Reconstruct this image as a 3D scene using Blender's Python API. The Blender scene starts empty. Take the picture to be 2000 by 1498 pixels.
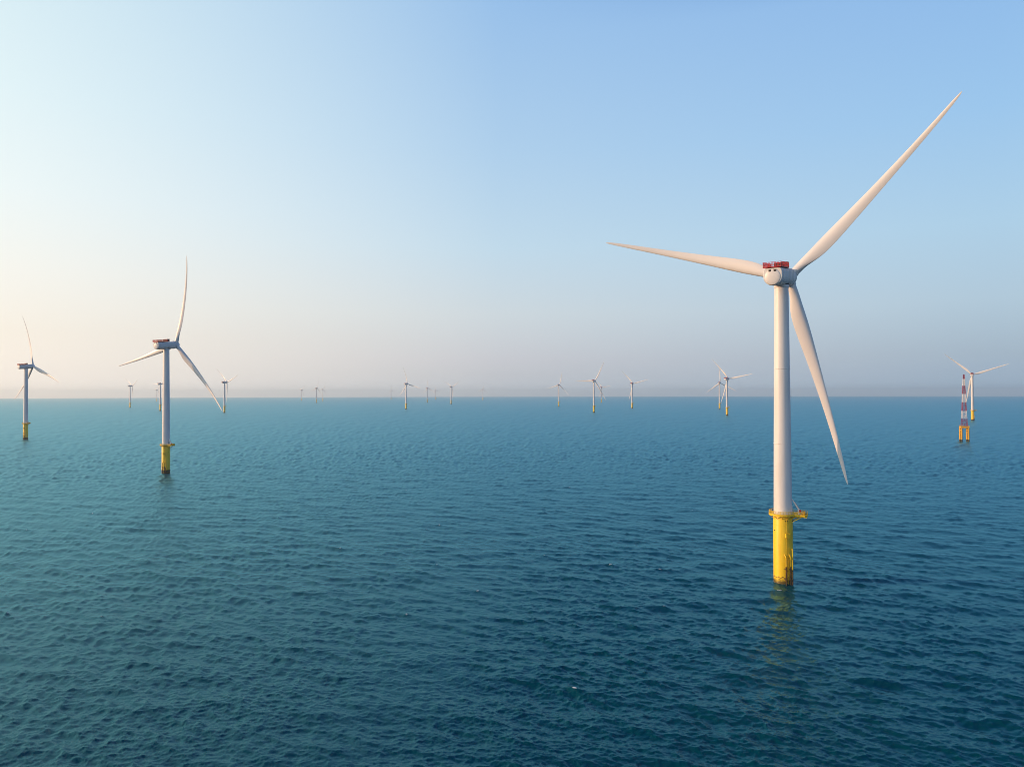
import bpy, math, random
import numpy as np
from mathutils import Matrix, Vector

random.seed(7)
RE = 6.371e6                      # earth's radius: the sea really curves away
sc = bpy.context.scene
COL = sc.collection
R = math.radians

# ------------------------------------------------------------------ mesh helper
class MB:
    """Collects boxes, tubes and lofts; build() links them as ONE mesh object."""
    def __init__(s): s.v = []; s.f = []; s.sm = []; s.mi = []
    def add(s, vs, fs, smooth=False, mi=0):
        o = len(s.v); s.v += [tuple(p) for p in vs]
        for f in fs:
            s.f.append([i + o for i in f]); s.sm.append(smooth); s.mi.append(mi)
    def box(s, c, size, rz=0.0, mi=0, m=None):
        hx, hy, hz = [q / 2 for q in size]
        M = m if m is not None else Matrix.Rotation(rz, 3, 'Z')
        vs = [M @ Vector((x * hx, y * hy, z * hz)) + Vector(c) for x in (-1, 1) for y in (-1, 1) for z in (-1, 1)]
        s.add(vs, [(0, 1, 3, 2), (4, 6, 7, 5), (0, 4, 5, 1), (2, 3, 7, 6), (0, 2, 6, 4), (1, 5, 7, 3)], False, mi)
    def tube(s, p0, p1, r0, r1=None, n=10, mi=0, caps=True):
        p0, p1 = Vector(p0), Vector(p1); r1 = r0 if r1 is None else r1
        d = (p1 - p0).normalized(); a = d.orthogonal().normalized(); b = d.cross(a)
        vs = []
        for p, r in ((p0, r0), (p1, r1)):
            for i in range(n):
                t = 2 * math.pi * i / n
                vs.append(p + (a * math.cos(t) + b * math.sin(t)) * r)
        s.add(vs, [(i, (i + 1) % n, n + (i + 1) % n, n + i) for i in range(n)], True, mi)
        if caps:
            s.add(vs[:n], [tuple(reversed(range(n)))], False, mi); s.add(vs[n:], [tuple(range(n))], False, mi)
    def bar(s, p0, p1, w, mi=0):
        p0, p1 = Vector(p0), Vector(p1); d = p1 - p0
        q = d.to_track_quat('Z', 'Y').to_matrix()
        s.box((p0 + p1) / 2, (w, w, d.length), m=q, mi=mi)
    def loft(s, rings, caps=True, smooth=True, mi=0):
        n = len(rings[0]); vs = [p for r in rings for p in r]
        fs = [(j * n + i, j * n + (i + 1) % n, (j + 1) * n + (i + 1) % n, (j + 1) * n + i)
              for j in range(len(rings) - 1) for i in range(n)]
        s.add(vs, fs, smooth, mi)
        if caps:
            s.add(rings[0], [tuple(reversed(range(n)))], False, mi); s.add(rings[-1], [tuple(range(n))], False, mi)
    def lathe(s, prof, n=64, axis='Z', caps=True, mi=0, smooth=True):
        rings = []
        for r, h in prof:
            ring = []
            for i in range(n):
                t = 2 * math.pi * i / n
                if axis == 'Z': ring.append((r * math.cos(t), r * math.sin(t), h))
                else: ring.append((r * math.sin(t), h, r * math.cos(t)))
            rings.append(ring)
        s.loft(rings, caps, smooth, mi)
    def build(s, name, mats, parent=None):
        me = bpy.data.meshes.new(name)
        me.from_pydata(s.v, [], s.f); me.update()
        me.polygons.foreach_set('use_smooth', s.sm); me.polygons.foreach_set('material_index', s.mi)
        for m in (mats if isinstance(mats, (list, tuple)) else [mats]): me.materials.append(m)
        o = bpy.data.objects.new(name, me); COL.objects.link(o)
        if parent: o.parent = parent
        return o

# ------------------------------------------------------------------ materials
def mat(name):
    m = bpy.data.materials.new(name); m.use_nodes = True
    nt = m.node_tree; return m, nt, nt.nodes['Principled BSDF']
def paint(name, col, rough, dirt=None, amount=0.0, scale=0.35, bump=0.0, streak=6.0):
    """paint with faint weathering streaks that run down the surface"""
    m, nt, b = mat(name); b.inputs['Roughness'].default_value = rough
    b.inputs['Base Color'].default_value = (*col, 1)
    if dirt:
        tc = nt.nodes.new('ShaderNodeTexCoord'); mp = nt.nodes.new('ShaderNodeMapping')
        mp.inputs['Scale'].default_value = (scale * streak, scale * streak, scale)
        nz = nt.nodes.new('ShaderNodeTexNoise'); nz.inputs['Detail'].default_value = 5; nz.inputs['Scale'].default_value = 1
        rp = nt.nodes.new('ShaderNodeValToRGB'); rp.color_ramp.elements[0].position = .45; rp.color_ramp.elements[1].position = .8
        mu = nt.nodes.new('ShaderNodeMath'); mu.operation = 'MULTIPLY'; mu.inputs[1].default_value = amount
        mx = nt.nodes.new('ShaderNodeMix'); mx.data_type = 'RGBA'
        mx.inputs['A'].default_value = (*col, 1); mx.inputs['B'].default_value = (*dirt, 1)
        L = nt.links.new
        L(tc.outputs['Object'], mp.inputs[0]); L(mp.outputs[0], nz.inputs['Vector']); L(nz.outputs['Fac'], rp.inputs[0])
        L(rp.outputs[0], mu.inputs[0]); L(mu.outputs[0], mx.inputs['Factor']); L(mx.outputs['Result'], b.inputs['Base Color'])
    return m
M = {}
M['white'] = paint('white_paint', (.74, .74, .735), .42, (.46, .46, .43), .5, .05)
M['blade'] = paint('blade_gelcoat', (.72, .72, .715), .38, (.55, .54, .52), .3, .06, streak=2)
M['panel'] = paint('panel_white', (.70, .71, .71), .4, (.5, .5, .5), .35, .3, streak=1)
M['yellow'] = paint('yellow_paint', (.86, .60, .010), .45, (.52, .25, .01), .35, .12)
M['yellow_rail'] = paint('yellow_rail', (.80, .53, .012), .5, (.4, .18, .02), .5, .5, streak=1)
M['red'] = paint('red_paint', (.50, .012, .018), .45, (.28, .01, .012), .5, .6, streak=1)
M['dark'] = paint('dark_grille', (.02, .02, .022), .6)
M['steel'] = paint('galvanised_steel', (.42, .42, .42), .45, (.25, .22, .2), .5, 1.0, streak=1)
M['growth'] = paint('tidal_growth', (.055, .05, .022), .8, (.16, .13, .02), .8, .5, streak=1)
M['rust'] = paint('rusty_steel', (.07, .035, .015), .75, (.2, .1, .01), .6, .8, streak=1)
M['mast_red'] = paint('mast_red', (.30, .015, .06), .5, (.25, .02, .04), .4, .5)
M['mast_white'] = paint('mast_white', (.80, .79, .78), .5, (.5, .48, .46), .4, .5)
M['orange'] = paint('jacket_yellow', (.78, .42, .012), .5, (.36, .14, .02), .6, .25)

def foundation_mat():
    """yellow steel with rust spots and a stained, ragged waterline"""
    m, nt, b = mat('foundation_yellow'); L = nt.links.new; N = nt.nodes.new
    b.inputs['Roughness'].default_value = .45
    tc = N('ShaderNodeTexCoord'); sep = N('ShaderNodeSeparateXYZ'); L(tc.outputs['Object'], sep.inputs[0])
    mp = N('ShaderNodeMapping'); mp.inputs['Scale'].default_value = (.8, .8, .12); L(tc.outputs['Object'], mp.inputs[0])
    n1 = N('ShaderNodeTexNoise'); n1.inputs['Scale'].default_value = 1; n1.inputs['Detail'].default_value = 5; L(mp.outputs[0], n1.inputs['Vector'])
    def ramp(src, a, c, inv=False):
        r = N('ShaderNodeMapRange'); r.inputs['From Min'].default_value = a; r.inputs['From Max'].default_value = c
        if inv: r.inputs['To Min'].default_value = 1; r.inputs['To Max'].default_value = 0
        L(src, r.inputs['Value']); return r.outputs[0]
    def mix(fac, A, B):
        x = N('ShaderNodeMix'); x.data_type = 'RGBA'; L(fac, x.inputs['Factor'])
        if isinstance(A, tuple): x.inputs['A'].default_value = (*A, 1)
        else: L(A, x.inputs['A'])
        x.inputs['B'].default_value = (*B, 1); return x.outputs['Result']
    def mul(p, q):
        x = N('ShaderNodeMath'); x.operation = 'MULTIPLY'; L(p, x.inputs[0])
        if isinstance(q, float): x.inputs[1].default_value = q
        else: L(q, x.inputs[1])
        return x.outputs[0]
    c = mix(mul(ramp(n1.outputs['Fac'], .5, .8), .5), (.86, .60, .010), (.60, .27, .008))
    n2 = N('ShaderNodeTexNoise'); n2.inputs['Scale'].default_value = .75; n2.inputs['Detail'].default_value = 6; n2.inputs['Roughness'].default_value = .62
    L(tc.outputs['Object'], n2.inputs['Vector'])
    low = ramp(sep.outputs[2], 3.0, 10.0, True)            # spots gather in the splash zone
    c = mix(mul(mul(ramp(n2.outputs['Fac'], .62, .70), low), .7), c, (.16, .06, .012))
    n3 = N('ShaderNodeTexNoise'); n3.inputs['Scale'].default_value = .9; n3.inputs['Detail'].default_value = 5
    L(tc.outputs['Object'], n3.inputs['Vector'])
    ad = N('ShaderNodeMath'); ad.operation = 'MULTIPLY_ADD'; ad.inputs[1].default_value = -2.4; L(n3.outputs['Fac'], ad.inputs[0]); L(sep.outputs[2], ad.inputs[2])
    c = mix(mul(ramp(ad.outputs[0], -.6, .6, True), .92), c, (.05, .035, .012))   # wet growth at the waterline
    b1 = ramp(ad.outputs[0], .55, .75); b2 = ramp(ad.outputs[0], .95, 1.15, True)
    c = mix(mul(mul(b1, b2), .8), c, (.10, .03, .015))     # old tide line
    L(c, b.inputs['Base Color']); return m
M['foundation'] = foundation_mat()

def water_mat():
    m, nt, b = mat('sea_water'); L = nt.links.new; N = nt.nodes.new
    nt.nodes.remove(b)
    df = N('ShaderNodeBsdfDiffuse'); gl = N('ShaderNodeBsdfGlossy'); ms = N('ShaderNodeMixShader')
    gl.inputs['Color'].default_value = (*GLOSS, 1)
    at = N('ShaderNodeAttribute'); at.attribute_name = 'ripple'; L(at.outputs['Fac'], gl.inputs['Roughness'])
    # reflectance of a wind-roughened sea: Fresnel near, levelling off towards grazing where wave faces hide each other
    fz = N('ShaderNodeFresnel'); fz.inputs['IOR'].default_value = 1.333
    fa = N('ShaderNodeMath'); fa.operation = 'ADD'; fa.inputs[1].default_value = FRES; L(fz.outputs[0], fa.inputs[0])
    fd = N('ShaderNodeMath'); fd.operation = 'DIVIDE'; L(fz.outputs[0], fd.inputs[0]); L(fa.outputs[0], fd.inputs[1])
    fc = N('ShaderNodeMath'); fc.operation = 'MULTIPLY'; fc.inputs[1].default_value = FRES; L(fd.outputs[0], fc.inputs[0])
    L(df.outputs[0], ms.inputs[1]); L(gl.outputs[0], ms.inputs[2])
    L(ms.outputs[0], nt.nodes['Material Output'].inputs['Surface'])
    fo = N('ShaderNodeAttribute'); fo.attribute_name = 'foam'
    tc = N('ShaderNodeTexCoord')
    nz = N('ShaderNodeTexNoise'); nz.inputs['Scale'].default_value = .008; nz.inputs['Detail'].default_value = 3; L(tc.outputs['Object'], nz.inputs['Vector'])
    cr = N('ShaderNodeMix'); cr.data_type = 'RGBA'
    cr.inputs['A'].default_value = (*WATER_A, 1); cr.inputs['B'].default_value = (*WATER_B, 1)
    L(nz.outputs['Fac'], cr.inputs['Factor'])
    fn = N('ShaderNodeTexNoise'); fn.inputs['Scale'].default_value = 3.5; fn.inputs['Detail'].default_value = 4; L(tc.outputs['Object'], fn.inputs['Vector'])
    mu = N('ShaderNodeMath'); mu.operation = 'MULTIPLY'; L(fo.outputs['Fac'], mu.inputs[0])
    fr = N('ShaderNodeMapRange'); fr.inputs['From Min'].default_value = .38; fr.inputs['From Max'].default_value = .5; L(fn.outputs['Fac'], fr.inputs['Value'])
    L(fr.outputs[0], mu.inputs[1])
    mx = N('ShaderNodeMix'); mx.data_type = 'RGBA'; L(cr.outputs['Result'], mx.inputs['A']); mx.inputs['B'].default_value = (.75, .78, .8, 1)
    L(mu.outputs[0], mx.inputs['Factor']); L(mx.outputs['Result'], df.inputs['Color'])
    iv = N('ShaderNodeMath'); iv.operation = 'SUBTRACT'; iv.inputs[0].default_value = 1; L(mu.outputs[0], iv.inputs[1])
    fm = N('ShaderNodeMath'); fm.operation = 'MULTIPLY'; L(fc.outputs[0], fm.inputs[0]); L(iv.outputs[0], fm.inputs[1]); L(fm.outputs[0], ms.inputs[0])
    # capillary ripples too fine for the mesh
    mp = N('ShaderNodeMapping'); mp.inputs['Rotation'].default_value = (0, 0, R(33)); mp.inputs['Scale'].default_value = (.75, 1.25, 1); L(tc.outputs['Object'], mp.inputs[0])
    bn = N('ShaderNodeTexNoise'); bn.inputs['Scale'].default_value = 2.6; bn.inputs['Detail'].default_value = 4; bn.inputs['Roughness'].default_value = .6; L(mp.outputs[0], bn.inputs['Vector'])
    bp = N('ShaderNodeBump'); bp.inputs['Strength'].default_value = 1; bp.inputs['Distance'].default_value = BUMP
    L(bn.outputs['Fac'], bp.inputs['Height'])
    for q in (df, gl, fz): L(bp.outputs[0], q.inputs['Normal'])
    return m
WATER_A = (.0, .044, .072); WATER_B = (.0, .058, .076); BUMP = .04
GLOSS = (.40, .88, 1.0)
FRES = 1.3

# ------------------------------------------------------------------ camera
CAM_H = 66.8; FPX = 1459.0; PITCH = 0.0130; ROLL = 0.0022
cam = bpy.data.cameras.new('camera'); co = bpy.data.objects.new('camera', cam); COL.objects.link(co)
cam.sensor_width = 36; cam.lens = 36 * FPX / 2000; cam.clip_start = .5; cam.clip_end = 120000
Rv = Vector((1, 0, 0)); Uv = Vector((0, -math.sin(PITCH), math.cos(PITCH))); Fv = Vector((0, math.cos(PITCH), math.sin(PITCH)))
Xc = Rv * math.cos(ROLL) - Uv * math.sin(ROLL); Yc = Rv * math.sin(ROLL) + Uv * math.cos(ROLL); Zc = -Fv
mw = Matrix((Xc, Yc, Zc)).transposed().to_4x4(); mw.translation = (0, 0, CAM_H); co.matrix_world = mw
sc.camera = co

# ------------------------------------------------------------------ turbine
H_HUB = 108.0; OV = 9.4; TILT = R(5); R_ROT = 77.0
Z_DECK = 24.0
DECK_AZ = R(113)                                   # the laydown deck points this way (clockwise from +Y)
def az(a): return Vector((math.sin(a), math.cos(a), 0))

def make_tower():
    mb = MB(); prof = []
    for i in range(25):
        t = i / 24; z = Z_DECK - .3 + t * (104.3 - Z_DECK + .3)
        prof.append((3.1 + (2.4 - 3.1) * t ** 1.15, z))
    mb.lathe(prof, 72)
    for t in (.31, .64):                           # bolted section flanges
        z = Z_DECK + t * 80; r = 3.1 - .7 * t ** 1.15
        mb.lathe([(r + .005, z - .14), (r + .07, z - .1), (r + .07, z + .1), (r + .005, z + .14)], 72, caps=False)
    o = mb.build('tower', M['white'])
    d = MB(); a = az(DECK_AZ); q = Matrix.Rotation(-DECK_AZ, 3, 'Z')
    d.box(a * 3.07 + Vector((0, 0, Z_DECK + 1.5)), (1.25, .2, 2.6), m=q)
    d.box(a * 3.17 + Vector((0, 0, Z_DECK + 1.5)), (.95, .08, 2.2), m=q, mi=1)
    dd = d.build('door', [M['white'], M['steel']], o)
    y = MB(); y.lathe([(2.46, 103.9), (2.56, 104.0), (2.56, 104.9), (2.46, 105.0)], 64)
    y.lathe([(2.62, 104.9), (2.62, 105.5)], 64, caps=False, mi=1)
    yo = y.build('yaw_collar', [M['white'], M['dark']], o)
    return o

def make_foundation():
    mb = MB()
    mb.lathe([(3.3, -9), (3.3, 22.6), (3.24, 22.75), (3.24, Z_DECK - .45)], 80)
    for z in (20.2, 13.4, 7.0):                    # weld seams
        mb.lathe([(3.3, z - .06), (3.33, z), (3.3, z + .06)], 80, caps=False)
    o = mb.build('foundation', M['foundation'])
    A = R(178); a = az(A); s = az(A + R(90)); Zv = Vector((0, 0, 1))
    bl = MB()
    for sg in (-1, 1):                             # fender tubes with stub arms
        p = a * 4.75 + s * (sg * .78)
        bl.tube(p - Zv * 5, p + Zv * 6.3, .27, n=14, mi=1)
        bl.tube(p + Zv * 6.3, p + Zv * 9.2, .27, n=14, mi=0)
        bl.tube(p + Zv * 9.2, a * 3.3 + s * (sg * .78) + Zv * 10.2, .25, n=12, mi=0)
        for z in (1.6, 5.2):
            bl.tube(p + Zv * z, a * 3.2 + s * (sg * .78) + Zv * z, .2, n=10, mi=1)
    p = a * 4.3 + s * -1.6                         # tall pale cable tube on the right of the fenders
    bl.tube(p - Zv * 5, p + Zv * 5, .2, n=12, mi=1); bl.tube(p + Zv * 5, p + Zv * 12.4, .2, n=12, mi=0)
    for z in (3.5, 8.2, 12.0): bl.tube(p + Zv * z, a * 3.2 + s * -1.5 + Zv * z, .14, n=8)
    bl.build('boat_landing', [M['yellow_rail'], M['rust']], o)
    ld = MB()
    for sg in (-1, 1): ld.tube(a * 3.95 + s * (sg * .3) + Zv * 0, a * 3.95 + s * (sg * .3) + Zv * (Z_DECK + .3), .06, n=8)
    z = .4
    while z < Z_DECK: ld.tube(a * 3.95 + s * -.3 + Zv * z, a * 3.95 + s * .3 + Zv * z, .035, n=6); z += .38
    for z in np.arange(3, 23, 3.2):
        for sg in (-1, 1): ld.tube(a * 3.95 + s * (sg * .3) + Zv * z, a * 3.36 + s * (sg * .3) + Zv * z, .05, n=6)
    ld.build('ladder', M['yellow_rail'], o)
    q = Matrix.Rotation(-A, 3, 'Z')
    rp = MB(); rp.box(a * 4.1 + Zv * 16.2, (1.5, 1.2, .15), m=q)
    for sg in (-1, 1):
        rp.box(a * 4.1 + s * (sg * .72) + Zv * 17.0, (.06, 1.2, 1.3), m=q)
    rp.box(a * 4.68 + Zv * 17.0, (1.44, .06, 1.3), m=q)
    rp.build('rest_platform', M['yellow_rail'], o)
    rr = random.Random(3)
    for k in range(9):                            # anodes and lifting lugs dotted about
        t = R(178) + R(rr.uniform(-95, 95)); zz = rr.choice((2.6, 4.4, 12.0, 18.3, 21.8))
        an = MB(); an.box(az(t) * 3.36 + Zv * zz, (.35, .2, .28), m=Matrix.Rotation(-t, 3, 'Z')); an.build('lug', M['rust'], o)
    return o

def make_platform():
    """round walkway with a laydown deck reaching out to one side, open railing all round"""
    a = az(DECK_AZ); s = az(DECK_AZ - R(90)); Zv = Vector((0, 0, 1))
    rin, ro, W, Lx = 3.3, 4.75, 2.6, 8.2
    out = []
    t0 = math.asin(W / ro); n = 56
    for i in range(n + 1):
        t = t0 + (2 * math.pi - 2 * t0) * i / n
        out.append(a * (ro * math.cos(t)) + s * (ro * math.sin(t)))
    out += [a * (Lx - .8) - s * W, a * Lx - s * (W - .8), a * Lx + s * (W - .8), a * (Lx - .8) + s * W]
    mb = MB(); k = len(out)
    top = [p + Zv * Z_DECK for p in out]; bot = [p + Zv * (Z_DECK - .42) for p in out]
    mb.add(top + bot, [tuple(range(k))] + [tuple(reversed(range(k, 2 * k)))] + [(i, k + i, k + (i + 1) % k, (i + 1) % k) for i in range(k)])
    for i in range(12):                            # support brackets under the walkway
        t = 2 * math.pi * i / 12; d = a * math.cos(t) + s * math.sin(t)
        mb.bar(d * 3.4 + Zv * (Z_DECK - 1.5), d * 4.7 + Zv * (Z_DECK - .5), .22)
    for sg in (-1, 1):
        mb.bar(a * 3.0 + s * (sg * 1.9) + Zv * (Z_DECK - 2.6), a * 6.6 + s * (sg * 1.7) + Zv * (Z_DECK - .5), .26)
        mb.bar(a * 3.2 + s * (sg * 1.9) + Zv * (Z_DECK - .62), a * 8.0 + s * (sg * 1.9) + Zv * (Z_DECK - .62), .36)
    o = mb.build('platform', M['yellow'])
    rl = MB(); pts = [p * .985 for p in out] ; pts.append(pts[0])
    for i in range(len(pts) - 1):
        p, q = pts[i], pts[i + 1]; m_ = max(1, round((q - p).length / 1.3))
        for hgt in (.42, .8, 1.2): rl.bar(p + Zv * (Z_DECK + hgt), q + Zv * (Z_DECK + hgt), .075)
        rl.bar(p + Zv * (Z_DECK + .1), q + Zv * (Z_DECK + .1), .2)
        for j in range(m_):
            if m_ > 1 or i % 2 == 0:
                w = p + (q - p) * (j / m_); rl.bar(w + Zv * Z_DECK, w + Zv * (Z_DECK + 1.2), .08)
    rl.build('railing', M['yellow_rail'], o)
    cr = MB(); b = a * 5.2 - s * -.6
    cr.tube(b + Zv * Z_DECK, b + Zv * (Z_DECK + 1.9), .38, .34, 16)
    e = -a * 3.3 - s * 0.6 + Zv * 5.4
    st = b + Zv * (Z_DECK + 1.7)
    cr.bar(st - e * .09, st + e * .55, .46); cr.bar(st + e * .5, st + e * .86, .32)
    cr.tube(st + a * .15 + Zv * .1, st + e * .42 + a * .25, .12, n=8, mi=1)
    cr.box(b + a * .5 + Zv * (Z_DECK + 1.1), (.7, .6, .9), rz=-DECK_AZ, mi=1)
    cr.tube(st + e * .86, st + e * .86 - Zv * .9, .05, n=6, mi=1)
    cr.build('crane', [M['mast_white'], M['red']], o)
    cb = MB()
    cb.box(a * 6.9 + s * 1.4 + Zv * (Z_DECK + .55), (1.6, 1.0, 1.1), rz=-DECK_AZ)
    cb.box(a * 6.7 - s * 1.3 + Zv * (Z_DECK + .4), (1.0, .8, .8), rz=-DECK_AZ)
    cb.build('equipment_box', M['orange'], o)
    return o

def nac_ring(y, w, zt, zb, n=56):
    """rounded-square top, near circular belly"""
    pts = []
    for i in range(n):
        t = 2 * math.pi * i / n; c, s_ = math.cos(t), math.sin(t)
        e = 2 / 5.0 if s_ > 0 else 2 / 2.25
        x = w * math.copysign(abs(c) ** (e if s_ > 0 else 2 / 2.25), c)
        z = (zt if s_ > 0 else zb) * math.copysign(abs(s_) ** e, s_)
        pts.append((x, y, z))
    return pts

def make_nacelle():
    """local frame: +Y upwind along the shaft, Z up, origin on the shaft above the tower axis"""
    mb = MB(); W, T, B = 3.3, 2.75, 3.25
    ys = [(-10.0, .93), (-9.85, .985), (-9.6, 1.0), (5.6, 1.0), (6.1, .97)]
    rings = [nac_ring(y, W * k, T * k, B * k) for y, k in ys]
    mb.loft(rings, True)
    y = -8.4
    while y < 5.6:                                 # raised panel joints round the hull
        mb.loft([nac_ring(y - .14, W + .004, T + .004, B + .004), nac_ring(y - .1, W + .15, T + .05, B + .12),
                 nac_ring(y + .1, W + .15, T + .05, B + .12), nac_ring(y + .14, W + .004, T + .004, B + .004)], False)
        y += 1.75
    mb.lathe([(3.0, 6.0), (3.28, 6.1), (3.28, 7.5), (3.0, 7.65)], 64, 'Y')      # generator ring
    for i in range(26):
        t = 2 * math.pi * i / 26
        mb.box((3.30 * math.cos(t), 6.8, 3.30 * math.sin(t)), (.1, 1.2, .16), m=Matrix.Rotation(-t, 3, 'Y'))
    o = mb.build('nacelle', M['panel'])
    rc = MB(); prof = [(2.72, -9.98), (2.72, -10.08), (2.5, -10.2), (1.6, -10.38), (.6, -10.46), (.05, -10.47)]
    rings = [[(r * math.sin(2 * math.pi * i / 48), h, r * math.cos(2 * math.pi * i / 48) - .42) for i in range(48)] for r, h in prof]
    rc.loft([list(reversed(r)) for r in rings], True)
    rc.build('rear_cover', M['panel'], o)
    for x in (-.85, .9):
        v = MB(); v.box((x, -10.16, 1.78), (.8, .34, .72)); v.build('vent', M['dark'], o)
    hp = MB(); L0, L1, Wd, z0 = -10.5, -1.0, 3.15, T + .08
    hp.box((0, (L0 + L1) / 2, z0 + .1), (2 * Wd, L1 - L0, .2))
    def fence(p, q):
        p, q = Vector(p), Vector(q); d = q - p; n = max(2, round(d.length / 1.05))
        for h in (.08, .6, 1.1, 1.62): hp.bar(p + Vector((0, 0, h)), q + Vector((0, 0, h)), .1)
        for i in range(n + 1):
            w = p + d * (i / n); hp.bar(w, w + Vector((0, 0, 1.68)), .11)
        for i in range(n * 2):
            w = p + d * ((i + .5) / (n * 2)); hp.box(w + Vector((0, 0, .85)), (.09, .09, 1.5))
    z = z0 + .2
    fence((-Wd + .08, L0 + .08, z), (Wd - .08, L0 + .08, z)); fence((-Wd + .08, L0 + .2, z), (-Wd + .08, L1, z)); fence((Wd - .08, L0 + .2, z), (Wd - .08, L1, z))
    hp.build('hoist_platform', M['red'], o)
    cb = MB(); cb.box((0, .4, T + 1.25), (4.6, 2.4, 2.2))
    for x in (-1.75, 0, 1.75):
        cb.box((x * .88, -.82, T + 1.3), (1.4, .1, 1.7), mi=1); cb.box((x * .88, 1.62, T + 1.3), (1.4, .1, 1.7), mi=1)
    for x in (-2.32, 2.32): cb.box((x, .4, T + 1.35), (.1, 1.7, 1.5), mi=1)
    cb.build('cooler', [M['red'], M['dark']], o)
    for x in (-1.6, 1.6):
        vm = MB(); vm.tube((x, 2.4, T - .1), (x, 2.4, T + 2.5), .07, n=8); vm.tube((x - .35, 2.4, T + 2.4), (x + .35, 2.4, T + 2.4), .05, n=6)
        vm.build('wind_sensor', M['steel'], o)
    vm = MB(); vm.tube((0, 5.0, T - .2), (0, 5.0, T + 1.3), .06, n=8); vm.build('antenna', M['steel'], o)
    return o

def make_hub():
    """local frame: origin at the rotor centre, +Y upwind"""
    mb = MB()
    mb.lathe([(2.55, -1.75), (2.62, -1.4), (2.62, .6), (2.45, 1.5), (2.0, 2.3), (1.3, 2.85), (.6, 3.08), (.05, 3.12)], 56, 'Y')
    for k in range(3):
        t = 2 * math.pi * k / 3; d = Vector((math.sin(t), 0, math.cos(t)))
        mb.tube(d * 1.6, d * 3.0, 1.85, 1.75, 32)
    return mb.build('hub', M['white'])

def make_blade():
    """local frame: Z out along the blade, +Y upwind, leading edge towards -X"""
    st = [(2.6, 3.1, 1, 16), (4.2, 3.1, .98, 16), (6.5, 3.35, .82, 16), (9.5, 4.1, .6, 15), (13, 4.85, .44, 13.5), (17, 5.1, .35, 11.5), (22, 4.85, .3, 9.5),
          (29, 4.2, .26, 7.2), (37, 3.5, .235, 5), (46, 2.8, .215, 3.2), (55, 2.2, .2, 1.8), (63, 1.72, .19, .6), (70, 1.25, .18, -.3), (74, .88, .18, -.7), (76.2, .5, .18, -.8), (77, .12, .18, -.8)]
    rs = [q[0] for q in st]; fine = []
    for i in range(len(st) - 1):
        for j in range(4): fine.append(rs[i] + (rs[i + 1] - rs[i]) * j / 4)
    fine.append(rs[-1])
    def smooth_interp(x, k):
        # Catmull-Rom through the stations
        i = min(max(np.searchsorted(rs, x) - 1, 0), len(rs) - 2)
        g = lambda j: st[min(max(j, 0), len(st) - 1)][k]; h = lambda j: st[min(max(j, 0), len(st) - 1)][0]
        t = (x - rs[i]) / (rs[i + 1] - rs[i]); d = rs[i + 1] - rs[i]
        m0 = (g(i + 1) - g(i - 1)) / (h(i + 1) - h(i - 1)); m1 = (g(i + 2) - g(i)) / (h(i + 2) - h(i))
        if i == 0: m0 = 0
        return g(i) * (2 * t**3 - 3 * t**2 + 1) + m0 * d * (t**3 - 2 * t**2 + t) + g(i + 1) * (-2 * t**3 + 3 * t**2) + m1 * d * (t**3 - t**2)
    n = 36; mb = MB(); rings = []
    for r in fine:
        c, th, tw = smooth_interp(r, 1), smooth_interp(r, 2), R(smooth_interp(r, 3) + PITCH_B)
        circ = min(1, max(0, (th - .35) / .6)); circ = circ * circ * (3 - 2 * circ)
        ax_pos = .5 * circ + .33 * (1 - circ)
        t_ = r / R_ROT; yb = 6.6 * t_ - 8.4 * t_ ** 2.6 + .1
        ring = []
        for i in range(n):
            u = 2 * math.pi * i / n
            xc = .5 - .5 * math.cos(u)                       # 0 leading edge .. 1 trailing edge
            yt = 5 * th * (.2969 * math.sqrt(xc) - .126 * xc - .3516 * xc**2 + .2843 * xc**3 - .1036 * xc**4)
            camber = .035 * 4 * xc * (1 - xc)
            up = 1 if u <= math.pi else -1
            xa, ya = xc, (yt * up * (1.12 if up > 0 else .88) + camber)
            xo, yo = .5 - .5 * math.cos(u), .5 * th * math.sin(u)
            X = (xa * (1 - circ) + xo * circ - ax_pos) * c; Y = -(ya * (1 - circ) + yo * circ) * c     # suction side downwind
            # twist: leading edge (-X) swings upwind (+Y)
            ring.append((X * math.cos(tw) + Y * math.sin(tw), -X * math.sin(tw) + Y * math.cos(tw) + yb, r))
        rings.append(ring)
    mb.loft(rings, True)
    return mb.build('blade', M['blade'])
PITCH_B = 2.0

P_tower, P_found, P_plat = make_tower(), make_foundation(), make_platform()
P_nac, P_hub, P_blade = make_nacelle(), make_hub(), make_blade()
_b = MB(); _b.lathe([(3.33, -3.0), (3.35, 2.3), (3.34, 3.0), (3.3, 3.1)], 64); P_band = _b.build('tidal_band', M['growth'])
PROTO = [P_tower, P_found, P_plat, P_nac, P_hub, P_blade, P_band]
used = set()

def take(proto, parent, mx, keep=None):
    """first use moves the part itself; later uses copy it and its sub-parts"""
    if proto.name in used:
        o = proto.copy(); COL.objects.link(o)
        for ch in proto.children:
            if keep is not None and not any(ch.name.startswith(k) for k in keep): continue
            c = ch.copy(); COL.objects.link(c); c.parent = o
    else:
        used.add(proto.name); o = proto
    o.parent = parent; o.matrix_local = mx
    return o

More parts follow.
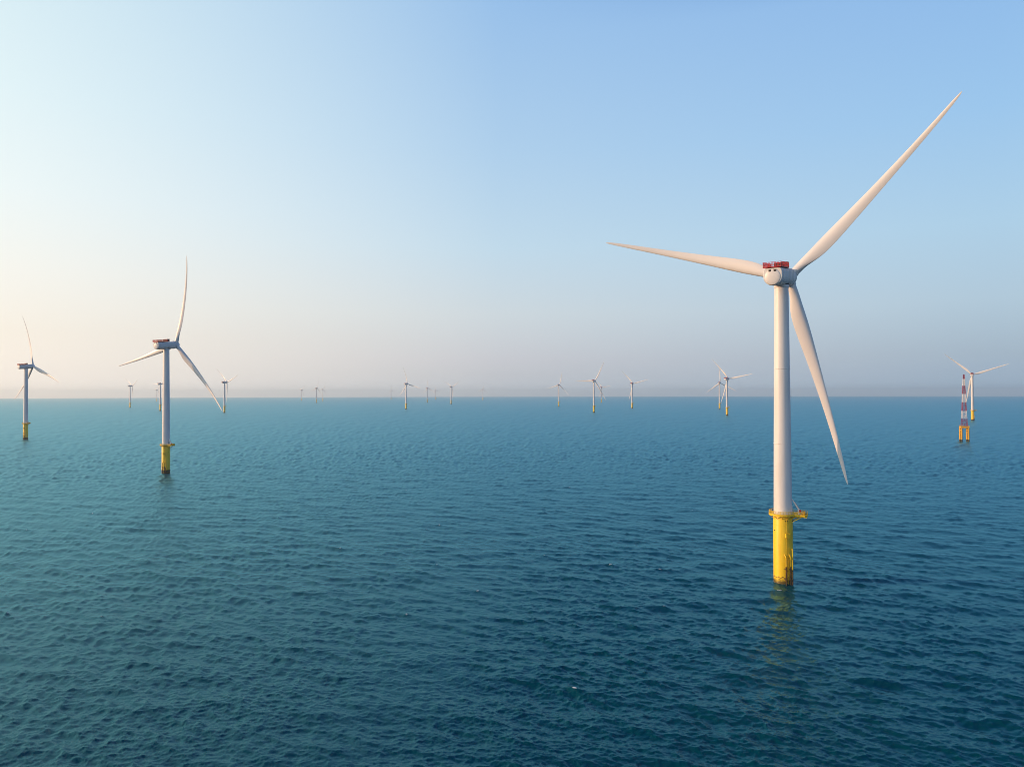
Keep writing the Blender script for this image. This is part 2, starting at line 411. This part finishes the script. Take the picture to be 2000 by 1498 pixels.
def turbine(x, y, psi, phase, label, band=True, far=False):
    t = bpy.data.objects.new('wind_turbine', None); COL.objects.link(t)
    t.empty_display_size = 4
    t.location = (x, y, -(x * x + y * y) / 2 / RE)
    t['label'] = label; t['category'] = 'wind turbine'; t['group'] = 'wind turbines standing in the sea'
    I = Matrix.Identity(4); keep = [] if far else None
    take(P_found, t, I, keep); take(P_plat, t, I, None if not far else ['crane']); take(P_tower, t, I, keep)
    if band: take(P_band, t, I)
    head = Matrix.Translation((0, 0, H_HUB)) @ Matrix.Rotation(-R(psi), 4, 'Z') @ Matrix.Rotation(TILT, 4, 'X')
    take(P_nac, t, head, None if not far else ['hoist_platform', 'cooler'])
    rot = head @ Matrix.Translation((0, OV, 0))
    take(P_hub, t, rot @ Matrix.Rotation(R(90 - phase), 4, 'Y'))
    for k in range(3):
        take(P_blade, t, rot @ Matrix.Rotation(R(90 - phase - 120 * k), 4, 'Y'))
    return t

def spot(px, d):
    return (px - 1000) * d / FPX, d
T = [
 # x, y, yaw, phase, label, band
 (95.9, 265.3, 36.3, 43.9, 'nearest and tallest white wind turbine on a plain yellow base, on the right', False),
 (-291.6, 629.8, 27.0, 72.8, 'second largest white turbine, on the left, its yellow base ending in a dark band', True),
 (-721.0, 1107.8, 31.0, 100.4, 'turbine nearest the left edge, seen side-on with one blade bending straight up', True),
 (1090.0, 1769.0, 35.1, 138.5, 'white turbine just right of the red and white lattice mast, two blades raised', True),
 (633.1, 2201.0, 41.9, 129.9, 'larger, right-hand one of the close pair of distant turbines beside the nearest tower', True),
 (*spot(1405.3, 3140), 35, 93, 'smaller, left-hand one of the close pair of distant turbines beside the nearest tower', True),
 (*spot(1234.5, 3240), 35, 133, 'distant turbine with two raised blades, right of the one with a level left blade', True),
 (280.3, 2560.0, 31.0, 60.2, 'distant turbine with one level blade to the left, largest near the centre of the horizon', True),
 (*spot(1174.5, 5300), 35, 10, 'faint hazy turbine standing behind the low right blade of the turbine with a level blade', True),
 (*spot(1091, 3760), 32, 75, 'small distant turbine first to the left of the one with a level left blade', True),
 (*spot(943, 7500), 35, 80, 'very faint lone turbine nearest the middle of the horizon, its base out of sight', True),
 (*spot(881, 4700), 35, 30, 'small hazy turbine left of the faint lone one at the middle of the horizon', True),
 (*spot(850.5, 9000), 35, 100, 'barely visible turbine on the horizon between two small clearer ones', True),
 (*spot(834.5, 5650), 35, 95, 'small hazy turbine first to the right of the thin one with a steep blade', True),
 (*spot(793, 3230), 35, 105, 'distant thin turbine with a steep upright blade, clearest one left of the image centre', True),
 (*spot(764, 8800), 35, 92, 'ghostly faint turbine just left of the thin one with a steep upright blade', True),
 (*spot(630.5, 6800), 38, 62, 'faint turbine showing two blades like a sideways V, right one of a hazy trio', True),
 (*spot(618, 5600), 38, 75, 'middle and darkest turbine of the hazy trio on the left horizon', True),
 (*spot(589, 7500), 38, 45, 'faintest turbine of the hazy trio, standing apart on its left', True),
 (*spot(438.5, 2670), 36, 20, 'grey distant turbine beside the low right blade tip of the second largest turbine', True),
 (*spot(313, 3030), 36, 62, 'distant turbine half hidden behind the tower of the second largest turbine', True),
 (*spot(306.3, 7000), 36, 50, 'faint far turbine just left of the second largest tower, smallest beside it', True),
 (*spot(254, 3750), 36, 28, 'small grey turbine standing alone between the two big turbines on the left', True),
]
for i, (x, y, ps, ph, lb, bd) in enumerate(T):
    turbine(x, y, ps, ph, lb, bd, far=i > 4)

# ------------------------------------------------------------------ met mast
def met_mast(x, y):
    t = bpy.data.objects.new('measuring_mast', None); COL.objects.link(t)
    t.location = (x, y, -(x * x + y * y) / 2 / RE)
    t['label'] = 'red and white banded lattice mast on four orange-yellow legs, near the right edge'; t['category'] = 'lattice mast'
    S = 4.1; A = R(-18); rz = Matrix.Rotation(A, 3, 'Z')
    cs = [rz @ Vector((sx * S, sy * S, 0)) for sx, sy in ((-1, -1), (1, -1), (1, 1), (-1, 1))]
    Zv = Vector((0, 0, 1))
    for c in cs:
        g = MB(); g.tube(c + Zv * 3.0, c + Zv * 18.6, 1.05, n=20); g.tube(c - Zv * 4, c + Zv * 3.0, 1.09, n=20, mi=1)
        g.build('leg', [M['orange'], M['growth']], t)
    b = MB()
    for i in range(4):
        p, q = cs[i], cs[(i + 1) % 4]
        if i in (1, 3): b.tube(p + Zv * 15.6, q + Zv * 15.6, .4, n=10); b.bar(p + Zv * 8, q + Zv * 15.4, .3)
    b.build('brace', M['orange'], t)
    d = MB(); d.box((0, 0, 19.7), (2 * S + 1.9, 2 * S + 1.9, 2.2), rz=A)
    po = d.build('platform', M['orange'], t)
    r = MB(); e = S + .9; pc = [rz @ Vector((sx * e, sy * e, 0)) for sx, sy in ((-1, -1), (1, -1), (1, 1), (-1, 1))]
    for i in range(4):
        p, q = pc[i], pc[(i + 1) % 4]
        for h in (.6, 1.2): r.bar(p + Zv * (20.8 + h), q + Zv * (20.8 + h), .1)
        for j in range(7): w = p + (q - p) * (j / 7); r.bar(w + Zv * 20.8, w + Zv * 22.05, .1)
    r.build('railing', M['yellow_rail'], po)
    zs = [20.8, 31.3, 41.7, 53.6, 64.7, 75.8, 84.9, 91.2]
    half = lambda z: 3.25 + (0.6 - 3.25) * (z - 20.8) / (91.2 - 20.8)
    for k in range(7):
        m_ = MB(); z0, z1 = zs[k], zs[k + 1] - .02; n = max(2, round((z1 - z0) / (half(z0) * 1.25)))
        for j in range(n):
            a_, c_ = z0 + (z1 - z0) * j / n, z0 + (z1 - z0) * (j + 1) / n
            P = [rz @ Vector((sx * half(a_), sy * half(a_), a_)) for sx, sy in ((-1, -1), (1, -1), (1, 1), (-1, 1))]
            Q = [rz @ Vector((sx * half(c_), sy * half(c_), c_)) for sx, sy in ((-1, -1), (1, -1), (1, 1), (-1, 1))]
            for i in range(4):
                i2 = (i + 1) % 4
                m_.tube(P[i], Q[i], .26, n=8); m_.bar(P[i], P[i2], .2); m_.bar(P[i], Q[i2], .17); m_.bar(P[i2], Q[i], .17)
            if j % 2 == 0: m_.tube((0, 0, a_), (0, 0, c_), .3, n=6)
        s_ = m_.build('lattice_section', M['mast_red'] if k % 2 == 0 else M['mast_white'], t)
        s_['label'] = ('red' if k % 2 == 0 else 'white') + ' lattice section of the mast'
    ar = MB()
    for z, sg in ((58, 1), (58, -1), (72, 1), (72, -1), (84, 1)):
        p = rz @ Vector((sg * half(z), 0, z)); ar.bar(p, p + rz @ Vector((sg * 3.0, 0, 0)), .14)
        ar.tube(p + rz @ Vector((sg * 2.9, 0, 0)), p + rz @ Vector((sg * 2.9, 0, .9)), .08, n=6)
    ar.build('sensor_arm', M['steel'], t)
met_mast(*spot(1882.5, 1012))

# ------------------------------------------------------------------ the sea
def build_water():
    h = CAM_H; f = 747.0
    rr = [0.0, 12, 24, 36, 46]
    r = 54.0
    while r < 33500:
        rr.append(r); dr = max(.22, r * r / (h * f) * .62)
        r += min(dr, .045 * r)
    rr = np.array(rr[1:]); NR = len(rr)
    fr = np.radians(np.linspace(-40, 40, 1240)); bk = np.radians(np.linspace(40, 320, 200))[1:-1]
    th = np.concatenate([fr, bk]); NT = len(th)
    dr = np.gradient(rr); dth = np.full(NT, math.radians(80 / 1239)); dth[1239:] = math.radians(280 / 199)
    rng = np.random.default_rng(11)
    NW = 250
    lam = np.exp(np.linspace(math.log(.5), math.log(50), NW)) * rng.uniform(.97, 1.03, NW)
    k = 2 * np.pi / lam
    wind = math.radians(205)                       # the waves run this way, down the wind
    spread = np.where(lam < 6, 48, 32)
    ang = wind + np.radians(rng.normal(0, 1, NW) * spread)
    kx, ky = k * np.sin(ang), k * np.cos(ang); ph = rng.uniform(0, 2 * np.pi, NW)
    # slope variance shared evenly over the log bands, rolling off past the peak wavelength
    band = np.exp(-(lam / 4.5) ** .7)
    sv = band / band.sum() * MSS
    amp = np.sqrt(2 * sv) / k
    GUST = [(q * math.sin(t), q * math.cos(t), c) for q, t, c in zip(2 * np.pi / np.array([38, 55, 85, 120, 190, 310]), rng.uniform(0, 6.28, 6), rng.uniform(0, 6.28, 6))]
    X0 = np.empty((NR, NT), np.float32); Y0 = X0.copy(); Zs = X0.copy(); DX = X0.copy(); DY = X0.copy(); JJ = X0.copy(); RO = X0.copy()
    sth, cth = np.sin(th), np.cos(th)
    GK = []
    for n_ in (3, 5, 7, 9, 11, 13):
        g_ = np.hanning(n_ + 2)[1:-1]; GK.append(g_ / np.sqrt((g_ ** 2).sum()))
    for i in range(NR):
        x = rr[i] * sth; y = rr[i] * cth
        X0[i], Y0[i] = x, y
        # spacing seen by each wave: radial and tangential parts of its direction
        z = np.zeros(NT); dx = np.zeros(NT); dy = np.zeros(NT); jj = np.zeros(NT); un = np.zeros(NT)
        n_f = 1240
        for sl, dt in ((slice(0, n_f), dth[0]), (slice(n_f, NT), dth[-1])):
            xs, ys = x[sl], y[sl]; ts = th[sl]
            tg = rr[i] * dt
            s_eff = np.maximum(dr[i] * np.abs(np.cos(ang)), tg)
            w = np.clip((lam / s_eff - .6) / .9, 0, 1)
            idx = np.nonzero(w > 0)[0]
            un[sl] = (sv * (1 - w * w)).sum()
            if len(idx):
                P = np.outer(kx[idx], xs - 0) + np.outer(ky[idx], ys) + ph[idx][:, None]
                P = P.astype(np.float64) % (2 * np.pi)
                S = np.sin(P.astype(np.float32)); Cc = np.cos(P.astype(np.float32)); A = (amp[idx] * w[idx])[:, None]
                z[sl] = (A * Cc).sum(0)
                q = CHOP
                dx[sl] = -(A * S * (kx[idx] / k[idx])[:, None]).sum(0) * q
                dy[sl] = -(A * S * (ky[idx] / k[idx])[:, None]).sum(0) * q
                lg = lam[idx] > 2.5
                jj[sl] = (A * Cc * k[idx][:, None])[lg].sum(0)
                # gusts: patches where the chop stands higher or lies down
                g = 1 + .16 * sum(np.sin(xs * a_ + ys * b_ + c_) for a_, b_, c_ in GUST) / 2.2
                z[sl] *= g; dx[sl] *= g; dy[sl] *= g
        if rr[i] > 260:                            # short-crested wave groups, as fine as the mesh can hold out there
            q = rng.normal(0, 1, NT + 16); kn = GK[min(len(GK) - 1, int(rr[i] / 500))]
            q = np.convolve(q, kn, 'same')[8:8 + NT]
            z = z + q * min(.055 * dr[i], .42) * min(1, (rr[i] - 260) / 500)
        Zs[i] = z; DX[i] = dx; DY[i] = dy; JJ[i] = jj
        RO[i] = np.sqrt(np.sqrt(un * .2 + MICRO))
    X = X0 + DX; Y = Y0 + DY; Z = Zs - (X0 ** 2 + Y0 ** 2) / (2 * RE)
    v = np.stack([X, Y, Z], -1).reshape(-1, 3)
    v = np.concatenate([v, [[0, 0, 0]]]).astype(np.float32)
    ii = np.arange(NR - 1)[:, None] * NT; jx = np.arange(NT)[None]; j2 = (jx + 1) % NT
    quads = np.stack([ii + jx, ii + j2, ii + NT + j2, ii + NT + jx], -1).reshape(-1, 4)
    tri = np.stack([np.full(NT, NR * NT), (np.arange(NT) + 1) % NT, np.arange(NT)], -1)
    me = bpy.data.meshes.new('water')
    nl = quads.size + tri.size; nf = len(quads) + len(tri)
    me.vertices.add(len(v)); me.vertices.foreach_set('co', v.ravel())
    me.loops.add(nl); me.loops.foreach_set('vertex_index', np.concatenate([quads.ravel(), tri.ravel()]).astype(np.int32))
    me.polygons.add(nf)
    st = np.concatenate([np.arange(len(quads)) * 4, len(quads) * 4 + np.arange(len(tri)) * 3]).astype(np.int32)
    me.polygons.foreach_set('loop_start', st)
    me.polygons.foreach_set('use_smooth', np.ones(nf, bool)); me.update(); me.validate()
    a = me.attributes.new('ripple', 'FLOAT', 'POINT'); a.data.foreach_set('value', np.concatenate([RO.ravel(), [.3]]).astype(np.float32))
    near = (rr > 100) & (rr < 500)
    thr = float(np.quantile(JJ[near][:, :1240], .9998))
    fo = np.clip((JJ - thr) / .04, 0, 1) * (rr[:, None] < 600)
    for bx, by in ((95.9, 265.3), (-291.6, 629.8)):           # thin wash where the swell laps the piles
        d_ = np.hypot(X - bx, Y - by); fo = np.maximum(fo, .35 * np.clip(1 - np.abs(d_ - 3.4) / .3, 0, 1))
    a = me.attributes.new('foam', 'FLOAT', 'POINT'); a.data.foreach_set('value', np.concatenate([fo.ravel(), [0]]).astype(np.float32))
    me.materials.append(water_mat())
    o = bpy.data.objects.new('water', me); COL.objects.link(o); o['kind'] = 'structure'
    print('water verts', len(v), 'jj', float(JJ.std()), float(JJ.max()), 'foam frac', float((fo > 0).mean()))
MSS = .066; CHOP = .9; MICRO = .0004
build_water()

# ------------------------------------------------------------------ haze
HAZE = 5.5e-5
hb = MB(); hb.box((0, 0, 55), (68000, 68000, 290))
hz = hb.build('haze', bpy.data.materials.new('haze_air')); hz['kind'] = 'stuff'
m = hz.data.materials[0]; m.use_nodes = True; nt = m.node_tree
nt.nodes.remove(nt.nodes['Principled BSDF'])
pv = nt.nodes.new('ShaderNodeVolumePrincipled'); pv.inputs['Density'].default_value = HAZE
pv.inputs['Color'].default_value = (.93, 1.0, 1.0, 1); pv.inputs['Anisotropy'].default_value = .5
nt.links.new(pv.outputs[0], nt.nodes['Material Output'].inputs['Volume'])

# ------------------------------------------------------------------ sun and sky
SUN_EL, SUN_AZ = R(11), R(-91)
sl = bpy.data.lights.new('sun', 'SUN'); sl.energy = 3.5; sl.angle = R(.6); sl.color = (1.0, .57, .31)
so = bpy.data.objects.new('sun', sl); COL.objects.link(so)
sd = Vector((math.sin(SUN_AZ) * math.cos(SUN_EL), math.cos(SUN_AZ) * math.cos(SUN_EL), math.sin(SUN_EL)))
so.rotation_euler = (-sd).to_track_quat('-Z', 'Y').to_euler(); so.location = (0, 0, 400)

w = bpy.data.worlds.new('World'); sc.world = w; w.use_nodes = True
nt = w.node_tree; N = nt.nodes.new; L = nt.links.new
bg = nt.nodes['Background']; bg.inputs['Strength'].default_value = .1
sky = N('ShaderNodeTexSky'); sky.sky_type = 'NISHITA'; sky.sun_disc = False
sky.sun_elevation = SUN_EL; sky.sun_rotation = SUN_AZ; sky.air_density = 1.2; sky.dust_density = 2.0; sky.ozone_density = 2.0
tc = N('ShaderNodeTexCoord'); sp = N('ShaderNodeSeparateXYZ'); L(tc.outputs['Generated'], sp.inputs[0])
def srgb(c):
    return tuple(((q / 255 + .055) / 1.055) ** 2.4 if q > 10 else q / 255 / 12.92 for q in c)
def elev_ramp(stops):
    r = N('ShaderNodeValToRGB'); cr = r.color_ramp; cr.interpolation = 'B_SPLINE' if False else 'EASE'
    cr.interpolation = 'LINEAR'
    while len(cr.elements) > 1: cr.elements.remove(cr.elements[-1])
    for i, (e, c) in enumerate(stops):
        el = cr.elements[0] if i == 0 else cr.elements.new(math.sin(R(e)))
        el.position = math.sin(R(e)); el.color = (*srgb(c), 1)
    L(sp.outputs[2], r.inputs[0]); return r.outputs[0]
# how the air's colour runs from the horizon up, at four bearings round the sun
SKY_SUN = [(0, (360, 296, 232)), (5, (390, 340, 276)), (12, (370, 345, 306)), (22, (330, 326, 312)), (36, (300, 304, 300)), (50, (200, 225, 240)), (65, (60, 110, 175)), (90, (14, 52, 118))]
SKY_L = [(0, (268, 256, 244)), (1.6, (258, 248, 236)), (4, (254, 245, 232)), (8, (252, 250, 242)), (13, (243, 252, 251)), (19, (231, 248, 251)), (27.5, (216, 239, 247)), (31, (262, 264, 258)), (37, (226, 240, 240)), (46, (92, 142, 180)), (58, (18, 66, 128)), (90, (14, 52, 118))]
SKY_C = [(0, (206, 211, 219)), (1.4, (202, 205, 212)), (2.5, (205, 207, 215)), (6, (209, 219, 226)), (11, (196, 221, 238)), (18, (177, 210, 239)), (28.6, (153, 194, 237)), (33.5, (74, 132, 205)), (42, (18, 68, 150)), (65, (8, 48, 118)), (90, (14, 52, 118))]
SKY_R = [(0, (166, 190, 211)), (1.4, (164, 185, 206)), (2.5, (166, 186, 205)), (6, (178, 202, 221)), (11, (175, 209, 234)), (18, (157, 200, 239)), (26, (144, 188, 236)), (31, (70, 130, 208)), (40, (14, 68, 158)), (65, (8, 50, 122)), (90, (14, 52, 118))]
SKY_ANTI = [(0, (112, 134, 160)), (6, (116, 146, 180)), (14, (96, 142, 194)), (26, (64, 116, 184)), (42, (18, 72, 158)), (90, (14, 52, 118))]
ramps = [elev_ramp(s) for s in (SKY_ANTI, SKY_R, SKY_C, SKY_L, SKY_SUN)]
# bearing towards the sun: -1 away .. 1 towards
cb = N('ShaderNodeCombineXYZ'); L(sp.outputs[0], cb.inputs[0]); L(sp.outputs[1], cb.inputs[1])
nm = N('ShaderNodeVectorMath'); nm.operation = 'NORMALIZE'; L(cb.outputs[0], nm.inputs[0])
dt = N('ShaderNodeVectorMath'); dt.operation = 'DOT_PRODUCT'; L(nm.outputs[0], dt.inputs[0])
dt.inputs[1].default_value = (math.sin(SUN_AZ), math.cos(SUN_AZ), 0)
def step(lo, hi):
    r = N('ShaderNodeMapRange'); r.inputs['From Min'].default_value = lo; r.inputs['From Max'].default_value = hi
    L(dt.outputs['Value'], r.inputs['Value']); return r.outputs[0]
cur = ramps[0]
for (lo, hi), nx in zip(((-1, -.6), (-.56, 0), (0, .56), (.64, 1)), ramps[1:]):
    mx = N('ShaderNodeMix'); mx.data_type = 'RGBA'; L(step(lo, hi), mx.inputs['Factor']); L(cur, mx.inputs['A']); L(nx, mx.inputs['B']); cur = mx.outputs['Result']
sc10 = N('ShaderNodeVectorMath'); sc10.operation = 'SCALE'; sc10.inputs['Scale'].default_value = 11; L(cur, sc10.inputs[0])
fin = N('ShaderNodeMix'); fin.data_type = 'RGBA'; fin.inputs['Factor'].default_value = .85
L(sky.outputs[0], fin.inputs['A']); L(sc10.outputs[0], fin.inputs['B']); L(fin.outputs['Result'], bg.inputs['Color'])

# ------------------------------------------------------------------ render settings
sc.render.engine = 'CYCLES'
sc.view_settings.view_transform = 'Standard'; sc.view_settings.look = 'None'
sc.view_settings.exposure = 0; sc.view_settings.gamma = 1; sc.view_settings.use_curve_mapping = False
sc.cycles.max_bounces = 5; sc.cycles.glossy_bounces = 3; sc.cycles.diffuse_bounces = 3; sc.cycles.volume_bounces = 1
sc.cycles.use_denoising = True; sc.cycles.use_adaptive_sampling = False; sc.cycles.filter_width = .9; sc.cycles.denoising_prefilter = 'ACCURATE'; sc.cycles.caustics_reflective = False; sc.cycles.caustics_refractive = False
sc.cycles.sample_clamp_indirect = 8
